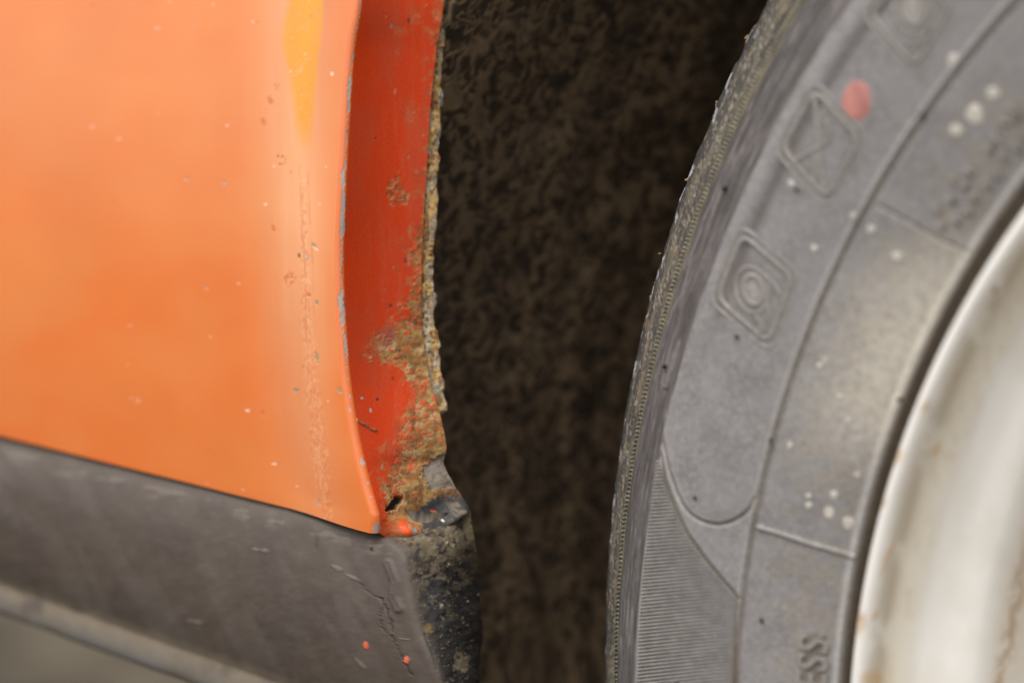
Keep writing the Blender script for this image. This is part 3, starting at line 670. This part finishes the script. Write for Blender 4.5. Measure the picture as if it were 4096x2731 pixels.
cT = mix(cT, (0.10, 0.080, 0.066), 0.7*np.maximum(g(du, 6), g(do, 5)))
cT = mix(cT, (0.36, 0.34, 0.32), 0.5*g(du-12, 5))
cT = mix(cT, (0.36, 0.345, 0.33), 0.6*g(dr1, 6)); cT = mix(cT, (0.12, 0.09, 0.06), 0.5*g(dr1-12, 4)*(TYp > 2100))
cT = mix(cT, (0.13, 0.10, 0.075), 0.5*g(dr2, 5))
cT = mix(cT, (0.125, 0.102, 0.080), 0.9*wedge*sstep(RD+0.0002, RD-0.002, RRg))
cT = mix(cT, (0.10, 0.088, 0.084), 0.75*fade*g(RRg-(RD-0.0060), 0.0018))
band = sstep(RD, RD+0.0006, RRg)
bcol = np.ones(base.shape)*np.array([0.105, 0.095, 0.094])
bcol = mix(bcol, (0.19, 0.175, 0.165), 0.7*sstep(0.52, 0.68, fbm(RRg*1500, THg*45, 531, 3)))
bcol = mix(bcol, (0.060, 0.054, 0.050), 0.7*sstep(0.50, 0.66, fbm(RRg*900, THg*20, 533, 3)))
cT = cT*(1-band[..., None]) + bcol*band[..., None]
cT = mix(cT, (0.30, 0.24, 0.11), 0.75*g(RRg-RD-0.0004, 0.0003)*sstep(0.25, 0.5, vnoise(THg*90, RRg*0, 535)))
kb = sstep(RE-0.0012, RE-0.0004, RRg)
kcol = np.ones(base.shape)*np.array([0.085, 0.077, 0.060])
kcol = mix(kcol, (0.20, 0.175, 0.115), 0.6*sstep(0.4, 0.65, fbm(RRg*500, THg*40, 537, 3)))
cT = cT*(1-kb[..., None]) + kcol*kb[..., None]
scol = np.ones(base.shape)*np.array([0.075, 0.070, 0.062])
scol = mix(scol, (0.19, 0.168, 0.118), 0.55*sstep(0.44, 0.62, fbm(RRg*520+THg*8, THg*34, 541, 4) - 0.12*sstep(0.258, 0.266, RRg)))
scol = mix(scol, (0.36, 0.33, 0.27), 0.6*sstep(0.60, 0.70, fbm(RRg*1300, THg*420, 543, 3)))
scol = mix(scol, (0.038, 0.036, 0.036), 0.9*sstep(0.2595, 0.2660, RRg+0.004*(sc_-0.5)))
scol = mix(scol, (0.30, 0.20, 0.10), 0.4*sstep(0.66, 0.74, fbm(RRg*600, THg*70, 545, 3)))
scol = mix(scol, (0.42, 0.42, 0.43), 0.9*sstep(0.66, 0.71, fbm(RRg*420, THg*75, 547, 3))*sstep(0.2615, 0.2640, RRg))
scol = mix(scol, (0.045, 0.04, 0.034), g(RRg-(RE+0.0046), 0.0008))
cT = cT*(1-shd[..., None]) + scol*shd[..., None]
# white overspray from painting the wheel
osp = np.exp(-(((TYp-1400)/420)**4))*np.exp(-(np.clip(RRg-0.1845, 0, None)/0.0135)**2)*(0.75+0.25*sstep(0.3, 0.6, m2))
cT = mix(cT, (0.60, 0.55, 0.46), 0.78*osp*sstep(0.1836, 0.1843, RRg))
# oily green drip over the ribs
drip = blob(TXp, TYp, 2600, 2560, 26, 160, 8, 61, 0.5, 0.5)*wedge
cT = mix(cT, (0.10, 0.088, 0.045), 0.6*drip)
halo = np.full(TXp.shape, 1e9)
def ellipse(cx, cy_, rx, ry, ang, n=40):
    c, s = math.cos(math.radians(ang)), math.sin(math.radians(ang))
    return [(cx+rx*math.cos(t_)*c-ry*math.sin(t_)*s, cy_+rx*math.cos(t_)*s+ry*math.sin(t_)*c) for t_ in np.linspace(0, 2*math.pi, n, endpoint=False)]
def round_quad(cs_, rad=0.18, n=6):
    o_ = []
    for i in range(4):
        p0, p1, p2 = np.array(cs_[i-1], float), np.array(cs_[i], float), np.array(cs_[(i+1) % 4], float)
        a_, b_ = p1+(p0-p1)*rad, p1+(p2-p1)*rad
        for t_ in np.linspace(0, 1, n): o_.append(tuple((1-t_)**2*a_+2*t_*(1-t_)*p1+t_*t_*b_))
        nxt = np.array(cs_[(i+1) % 4], float); c2 = nxt+(p1-nxt)*rad
        for t_ in (0.33, 0.66): o_.append(tuple(b_*(1-t_)+c2*t_))
    return o_
BADGES = [
 ([(2968, 938), (3172, 1108), (3076, 1372), (2868, 1196)], (3013, 1160, 38, 58, -12), (3008, 1160, 66, 94, -12), [[(3060, 1180), (3075, 1250), (3050, 1330)], [(3020, 1262), (3045, 1290), (3035, 1345)], [(3060, 1100), (3100, 1140), (3120, 1180)]]),
 ([(3258, 360), (3440, 555), (3310, 795), (3128, 600)], None, None, [[(3256, 385), (3264, 480), (3272, 590), (3284, 690), (3300, 785)], [(3180, 645), (3230, 612), (3272, 590), (3318, 560), (3322, 520), (3300, 480)], [(3256, 620), (3258, 720)]]),
 ([(3640, -120), (3800, 30), (3660, 270), (3480, 60)], (3652, 25, 46, 76, -8), (3650, 20, 76, 116, -8), [[(3640, 190), (3625, 245)], [(3680, 170), (3730, 100)]])]
for qd, r1_, r2_, stk in BADGES:
    x0_, y0_ = np.mean([p[0] for p in qd]), np.mean([p[1] for p in qd])
    near = (np.abs(TXp-x0_) < 230) & (np.abs(TYp-y0_) < 300)
    def hd(pts):
        halo[near] = np.minimum(halo[near], poly_dist(TXp[near], TYp[near], pts))
    q_ = round_quad(qd); hd(q_+[q_[0]])
    for r__ in (r1_, r2_):
        if r__: q_ = ellipse(*r__); hd(q_+[q_[0]])
    for k_ in stk: hd(k_)
    if r1_: cT = mix(cT, (0.34, 0.315, 0.285), 0.7*blob(TXp, TYp, r1_[0], r1_[1], r1_[2], r1_[3], r1_[4], 3, 0.1, 0.2))
cT = mix(cT, (0.130, 0.108, 0.085), 0.5*g(halo-15, 6)*(halo < 1e8))
for (x_, y_) in ((3252, 2575), (3248, 2646), (3244, 2716)):
    bm_ = blob(TXp, TYp, x_+3, y_, 54, 36, 0, 11, 0.2, 0.35); cT = mix(cT, (0.135, 0.108, 0.080), 0.75*bm_)  # brown dust and outline shading round the letters, painted into the rubber
WORN = [(4052, 440, 26, 18), (4068, 470, -12, 26), (4020, 490, 28, 16), (3985, 560, 34, 30), (3960, 600, -10, 22), (4070, 590, 20, 18), (4020, 625, 8, 34), (3880, 685, 30, 16), (3820, 720, 14, 26), (3862, 745, 22, -12),
        (3905, 790, 28, 20), (3990, 700, 24, 24), (3950, 745, 10, 20), (3808, 800, -14, 26), (3750, 840, 16, 30), (3830, 880, 24, 14), (3770, 905, 14, 24), (3872, 850, 24, 8)]
for (x_, y_, dx_, dy_) in WORN:
    cT = mix(cT, (0.120, 0.098, 0.075), 0.75*blob(TXp, TYp, x_+6, y_+6, 17, 21, 30, int(x_), 0.3, 0.4))  # shaded lower right of each stroke, painted in
    cT = mix(cT, (0.33, 0.30, 0.265), 0.5*blob(TXp, TYp, x_-16, y_-14, 14, 18, 30, int(y_), 0.3, 0.4))  # lit upper left of each stroke, painted in
nr_, ny_ = prof_n(RRg)
T3 = base + np.stack([nr_*np.cos(THg), ny_, nr_*np.sin(THg)], -1)*hh[..., None]
tyre = part(grid_mesh('tyre', T3, M_TYRE, None, cT, 0.72, False))
# the rest of the ring, coarser
th_c = np.radians(np.linspace(127, -171, 150)); pc = curve_smooth(PROF[:17], 60)
RR2, TH2 = np.meshgrid(pc[:, 0], th_c); YY2 = np.repeat(pc[:, 1][None], len(th_c), 0)
ring = np.stack([CX+RR2*np.cos(TH2), YY2, CZ+RR2*np.sin(TH2)], -1)
o = part(grid_mesh('sidewall', ring, M_TYRE, None, np.ones(ring.shape)*np.array([0.21, 0.195, 0.187]), 0.75), tyre)
pc = curve_smooth(PROF[16:], 50); th_c = np.radians(np.linspace(0, 360, 240, endpoint=False))
TH2, RR2 = np.meshgrid(th_c, pc[:, 0]); YY2 = np.repeat(pc[:, 1][:, None], len(th_c), 1)
groove = 0.006*(np.abs(((YY2-0.085+0.2) % 0.022)-0.011) > 0.0085)*(YY2 > 0.05)*(YY2 < 0.12)
ring = np.stack([CX+(RR2-groove)*np.cos(TH2), YY2, CZ+(RR2-groove)*np.sin(TH2)], -1)
o = part(grid_mesh('tread', ring, M_TYRE, None, np.ones(ring.shape)*np.array([0.045, 0.042, 0.04]), 0.85, close_u=True), tyre)
tyre['label'] = 'dusty grey car tyre sidewall with moulded ribs and badges'

# raised ribs in the wedge, one by one
def bar_on_tyre(name, a, b, w, h, mat, n=5):
    """low rounded bar from (r, theta) a to b"""
    v = []; f = []
    ra, ta = a; rb_, tb = b
    for i in range(n+1):
        t_ = i/n; r0 = ra+(rb_-ra)*t_; t0 = ta+(tb-ta)*t_
        L = np.array([(rb_-ra), (tb-ta)*ra]); Ln = np.linalg.norm(L)+1e-9; nx, ny = -L[1]/Ln, L[0]/Ln
        for off, hg in ((-1, -0.0002), (-0.5, h), (0.5, h), (1, -0.0002)):
            v.append(tyre_pt(r0+nx*off*w/2, t0+ny*off*w/2/r0, hg))
        if i:
            k0 = (i-1)*4; k1 = i*4
            for j in range(3): f.append((k0+j, k1+j, k1+j+1, k0+j+1))
    f.append((0, 1, 2, 3)); f.append((n*4+3, n*4+2, n*4+1, n*4))
    return part(raw_mesh(name, v, f, mat, None, smooth=False), tyre)
xright = lambda y: np.interp(y, [p[1] for p in UOUT]+[2480, 2723, 2900], [p[0]-9 for p in UOUT]+[2942, 2928, 2920])
xleft = lambda y: float(np.interp(y, [1780, 1900, 2085, 2324, 2509, 2727, 2900], [2632, 2620, 2596, 2571, 2558, 2550, 2546]))
ypos = 1830.0; k = 0
while ypos < 2860:
    x0 = xleft(ypos+4); slope = -0.06-0.05*(ypos-1830)/1000
    x1 = x0+10
    for _ in range(6): x1 = float(xright(ypos+slope*(x1-x0)))
    if x1 > x0+10:
        try:
            A_ = pick(x0, ypos); B_ = pick(x1, ypos+slope*(x1-x0))
            if abs(A_[0]-0.23) < 0.03 and abs(B_[0]-0.22) < 0.03 and abs(A_[1]-B_[1]) < 0.05:
                bar_on_tyre('rib', A_, B_, 0.00050, 0.00026, M_RIB, 5)
        except Exception as ex: pass
    ypos += 14.6; k += 1

# serrated band: hundreds of tiny teeth, one part
tv = []; tf = []
tpitch = 0.00098/RE; nteeth = int(math.radians(58)/tpitch)
for i in range(nteeth):
    t0 = math.radians(187)-i*tpitch; sl = 0.0013/RE
    k0 = len(tv); wv = random.uniform(0.85, 1.1)
    for (dr, dt, hg) in ((-0.0002, 0, -0.0002), (0.0030, sl, -0.0002), (0.0030, sl-0.6*tpitch, -0.0002), (-0.0002, -0.6*tpitch, -0.0002), (0.0002, -0.1*tpitch, 0.00028*wv), (0.0026, sl*0.9-0.1*tpitch, 0.00028*wv), (0.0026, sl*0.9-0.5*tpitch, 0.00025*wv), (0.0002, -0.5*tpitch, 0.00025*wv)):
        tv.append(tyre_pt(RE+0.0006+dr, t0+dt, hg))
    tf += [tuple(k0+q for q in fc) for fc in ((4, 5, 6, 7), (0, 1, 5, 4), (1, 2, 6, 5), (2, 3, 7, 6), (3, 0, 4, 7))]
ser = part(raw_mesh('serrated_band', tv, tf, M_KNURL, None, smooth=False), tyre); ser['kind'] = 'stuff'

# moulded badges: rounded squares with a ring or a pair of strokes
def ridge_path(name, pts, w, h, parent, closed=False, mat=M_DUST_RUBBER):
    """pts: list of pixels along a moulded ridge"""
    q = [pick(*p) for p in pts]; q = np.array(q); n = len(q); v = []; f = []
    xy = np.stack([q[:, 0], q[:, 1]*0.21], 1)
    tang = np.roll(xy, -1, 0)-np.roll(xy, 1, 0)
    if not closed: tang[0] = xy[1]-xy[0]; tang[-1] = xy[-1]-xy[-2]
    tang /= np.linalg.norm(tang, axis=1, keepdims=True)+1e-12
    for i in range(n):
        nx, ny = -tang[i, 1], tang[i, 0]
        for off, hg in ((-1, -0.0002), (-0.45, h), (0.45, h), (1, -0.0002)):
            v.append(tyre_pt(q[i, 0]+nx*off*w/2, q[i, 1]+ny*off*w/2/0.21, hg))
    for i in range(n if closed else n-1):
        k0 = i*4; k1 = ((i+1) % n)*4
        for j in range(3): f.append((k0+j, k1+j, k1+j+1, k0+j+1))
    return part(raw_mesh(name, v, f, mat), parent)
def badge(quad, ring_=None, ring2=None, strokes=()):
    b_ = ridge_path('moulded_badge', round_quad(quad), 0.0011, 0.00020, tyre, True)
    big = [(np.mean([p[0] for p in quad])+(p[0]-np.mean([q[0] for q in quad]))*1.22, np.mean([p[1] for p in quad])+(p[1]-np.mean([q[1] for q in quad]))*1.2) for p in quad]
    ridge_path('moulded_badge_border', round_quad(big), 0.0008, 0.00010, tyre, True)
    if ring_: ridge_path('moulded_badge_ring', ellipse(*ring_), 0.0014, 0.00020, tyre, True)
    if ring2: ridge_path('moulded_badge_ring', ellipse(*ring2), 0.0008, 0.00016, tyre, True)
    for s_k in strokes: ridge_path('moulded_badge_stroke', s_k, 0.0010, 0.00024, tyre)
for b_args in BADGES: badge(*b_args)

# lettering
def letter(ch_, cpx, cpy, hgt, wid, tilt=0.0):
    cu = bpy.data.curves.new('letter', 'FONT'); cu.body = ch_; cu.size = 1.0; cu.extrude = 0.0; cu.offset = 0.012; cu.resolution_u = 6
    ob = bpy.data.objects.new('tmp', cu); scene.collection.objects.link(ob)
    bpy.context.view_layer.update()
    me0 = bpy.data.meshes.new_from_object(ob.evaluated_get(bpy.context.evaluated_depsgraph_get()))
    co = np.array([v.co[:2] for v in me0.vertices]); faces = [tuple(p.vertices) for p in me0.polygons]
    bpy.data.objects.remove(ob); bpy.data.curves.remove(cu); bpy.data.meshes.remove(me0)
    mn, mxx = co.min(0), co.max(0); co = (co-(mn+mxx)/2)/(mxx-mn)
    r0, t0 = pick(cpx, cpy)
    bot = [tyre_pt(r0+c[1]*hgt, t0-c[0]*wid/r0, -0.0002) for c in co]; topv = [tyre_pt(r0+c[1]*hgt*0.97, t0-c[0]*wid*0.97/r0, 0.00045) for c in co]
    n = len(co); from collections import Counter
    ed = Counter()
    for fc in faces:
        for i in range(len(fc)): ed[(fc[i], fc[(i+1) % len(fc)])] += 1
    fs = [tuple(i+n for i in fc) for fc in faces]
    for (a_, b_) in ed:
        if (b_, a_) not in ed: fs.append((a_, b_, b_+n, a_+n))
    return part(raw_mesh('raised_letter', bot+topv, fs, M_DUST_RUBBER, None, smooth=False), tyre)
letter('S', 3252, 2575, 0.0062, 0.0031); letter('S', 3248, 2646, 0.0062, 0.0031); letter('E', 3244, 2716, 0.0062, 0.0029); letter('.', 3289, 2535, 0.0014, 0.0012)
# two rows of lettering too worn to read
for k, (x, y, dx, dy) in enumerate(WORN):
    try: ridge_path('worn_letter_stroke', [(x-dx/2, y-dy/2), (x, y), (x+dx/2, y+dy/2)], 0.0008, 0.0004, tyre)
    except Exception as ex: pass

# moulding nubs, paint mark, paint drops, dirt
def nub(px, py, ln, w=0.00042, d=(0.55, -0.8, 0.15)):
    r0, t0 = pick(px, py); p = tyre_pt(r0, t0, -0.0002); d = np.array(d)/np.linalg.norm(d)
    u1 = np.cross(d, [0, 0, 1]); u1 /= np.linalg.norm(u1); u2 = np.cross(d, u1); v = []; f = []
    for i, (t_, s_) in enumerate(((0, 1.3), (0.3, 1), (0.85, 0.9), (1, 0.5))):
        for j in range(8):
            a_ = 2*math.pi*j/8; v.append(p + d*ln*t_ + (u1*math.cos(a_)+u2*math.sin(a_))*w*s_)
    for i in range(3):
        for j in range(8): f.append((i*8+j, i*8+(j+1) % 8, (i+1)*8+(j+1) % 8, (i+1)*8+j))
    f.append(tuple(range(24, 32)))
    part(raw_mesh('moulding_nub', v, f, M_NUB), tyre)
for (x, y, ln) in ((2893, 752, 0.0016), (2652, 1464, 0.0020), (2537, 1782, 0.0012), (3079, 1758, 0.0016), (2777, 1988, 0.0014), (3044, 2478, 0.0013), (3688, 456, 0.0020), (3183, 758, 0.0012), (2945, 1345, 0.0010), (2704, 2728, 0.0014)):
    nub(x, y, ln)
def disc(name, px, py, rx, ry, ang, mat, h=0.00018, n=22, seed=0):
    rr = random.Random(seed); ph = rr.uniform(0, 6)
    v = []; f = []
    r0, t0 = pick(px, py); v.append(tyre_pt(r0, t0, h*1.6))
    for ring_i, (sc, hg) in enumerate(((0.6, h*1.4), (0.93, h), (1.0, -0.0001))):
        for (x, y) in ellipse(px, py, rx*sc, ry*sc, ang, n):
            k_ = 1+0.07*math.sin(3*math.atan2(y-py, x-px)+ph)
            r1, t1 = pick(px+(x-px)*k_, py+(y-py)*k_); v.append(tyre_pt(r1, t1, hg))
    for j in range(n): f.append((0, 1+j, 1+(j+1) % n))
    for i in range(2):
        for j in range(n): f.append((1+i*n+j, 1+(i+1)*n+j, 1+(i+1)*n+(j+1) % n, 1+i*n+(j+1) % n))
    return part(raw_mesh(name, v, f, mat), tyre)
pm = disc('red_paint_mark', 3426, 404, 62, 82, 0, M_RED, 0.00004); pm['label'] = 'faded red paint dot'
for k, (x, y, rx, ry) in enumerate([(3814, 242, 25, 29), (3972, 376, 27, 28), (3898, 460, 36, 44), (3824, 522, 27, 27), (3484, 918, 17, 19), (3588, 1026, 22, 22), (3412, 862, 13, 14), (3256, 994, 13, 17), (3358, 1586, 12, 14), (3336, 1978, 16, 18), (3316, 2050, 21, 26), (3394, 2092, 24, 28),
        (3234, 1984, 12, 13), (3234, 2020, 13, 14), (3164, 734, 14, 14), (3278, 1462, 13, 13), (3160, 1780, 10, 16), (3428, 1900, 12, 14), (3390, 1680, 10, 10), (3300, 1440, 8, 12)]):
    disc('paint_drop', x, y, rx, ry, 0, M_SPECK, 0.00005, 14, k)
for k, (x, y, sz, sq) in enumerate([(2752, 720, 12, (1.5, 1, 0.7)), (2600, 1195, 9, (0.7, 0.8, 1.5)), (2985, 158, 11, (1, 1, 1.5)), (2862, 420, 8, (0.8, 0.8, 1.4)), (2447, 2127, 7, (0.8, 0.8, 1.3)), (2725, 800, 6, (0.7, 0.7, 1.4)), (2633, 1015, 5, (1.4, 0.8, 0.7))]):
    zc = at(x+6, y, 0.0345); lump('dirt_crumb', zc, sz*0.000058, M_CRUMB, tyre, 70+k, sq)
# rubber burr on the bead line
nub(3598, 1596, 0.0010, 0.0007)

# ------------------------------------------------------------------ wheel rim
RP = [(0.1795, 0.0140), (0.1797, 0.0060), (0.1790, 0.0010), (0.1778, -0.0010), (0.1762, -0.0010), (0.1753, 0.0008), (0.1748, 0.0036), (0.1736, 0.0056), (0.1712, 0.0074), (0.1690, 0.0096), (0.1655, 0.0120), (0.1615, 0.0134), (0.1590, 0.0155), (0.1576, 0.0210), (0.1565, 0.0320), (0.1548, 0.0450), (0.1500, 0.0530), (0.1420, 0.0570), (0.1200, 0.0560), (0.0900, 0.0480), (0.0600, 0.0400), (0.0300, 0.0380), (0.0020, 0.0380)]
rp = curve_smooth(RP, 300)
th_r = np.radians(np.linspace(195, 120, 280)); TH3, RR3 = np.meshgrid(th_r, rp[:, 0]); YY3 = np.repeat(rp[:, 1][:, None], len(th_r), 1)
R3 = np.stack([CX+RR3*np.cos(TH3), YY3, CZ+RR3*np.sin(TH3)], -1)
RXp, RYp = proj(R3)
cR = np.ones(R3.shape)*np.array([0.77, 0.75, 0.71])
q1 = fbm(RXp/110, RYp/160, 601, 4); q2 = fbm(RXp/22, RYp/30, 603, 4)
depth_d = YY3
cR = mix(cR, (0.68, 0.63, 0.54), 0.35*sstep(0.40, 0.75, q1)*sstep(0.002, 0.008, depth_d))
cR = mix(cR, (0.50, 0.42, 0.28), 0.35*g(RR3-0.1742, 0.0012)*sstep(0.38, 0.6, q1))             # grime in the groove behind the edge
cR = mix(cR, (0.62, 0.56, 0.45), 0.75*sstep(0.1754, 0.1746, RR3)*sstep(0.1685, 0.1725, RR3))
cR = mix(cR, (0.60, 0.54, 0.45), 0.55*sstep(0.0150, 0.0220, depth_d))  # deeper barrel darkened, its shade put into the paint colour
cR = mix(cR, (0.36, 0.29, 0.20), 0.65*g(RR3-0.1747, 0.0006)*sstep(0.25, 0.5, q1))  # thin dark line: shade of the groove painted in
stn = sstep(0.57, 0.68, fbm(RXp/26, RYp/70, 605, 4))*np.exp(-((RR3-0.1722)/0.0022)**2)
cR = mix(cR, (0.42, 0.30, 0.14), 0.22*stn)
for (x, y, rx, ry, an) in ((3447, 2478, 20, 26, 10), (3440, 2505, 10, 40, 10), (3700, 1628, 14, 30, 30), (3490, 2712, 42, 30, 0), (3745, 1795, 12, 32, 20), (3500, 2460, 10, 20, 0), (3590, 1830, 12, 40, 25), (3570, 2190, 8, 40, 15), (3545, 2240, 8, 50, 15), (3535, 2010, 10, 20, 15), (3830, 1500, 12, 14, 0)):
    mk = blob(RXp, RYp, x, y, rx, ry, an, int(x+y), 0.6, 0.6); cR = mix(cR, (0.50, 0.27, 0.07), mk*0.6)
cR = mix(cR, (0.06, 0.045, 0.03), blob(RXp, RYp, 3981, 1158, 11, 14, 10, 3, 0.3, 0.3))
vs = interp(RYp, [(4110, 1700), (4090, 2200), (4060, 2400), (4010, 2640), (3990, 2731)])
run = np.exp(-((RXp-vs-(q2-0.5)*60)/26)**2)*sstep(2050, 2300, RYp)*sstep(0.40, 0.55, q2)
cR = mix(cR, (0.36, 0.22, 0.10), 0.75*run)
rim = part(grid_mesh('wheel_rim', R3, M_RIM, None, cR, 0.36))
rim['label'] = 'white painted steel wheel rim with rust stains'
th_c = np.radians(np.linspace(120, -165, 120)); rp2 = curve_smooth(RP, 80); TH3, RR3 = np.meshgrid(th_c, rp2[:, 0]); YY3 = np.repeat(rp2[:, 1][:, None], len(th_c), 1)
R3 = np.stack([CX+RR3*np.cos(TH3), YY3, CZ+RR3*np.sin(TH3)], -1)
part(grid_mesh('rim_edge', R3, M_RIM, None, np.ones(R3.shape)*np.array([0.70, 0.66, 0.60]), 0.36), rim)
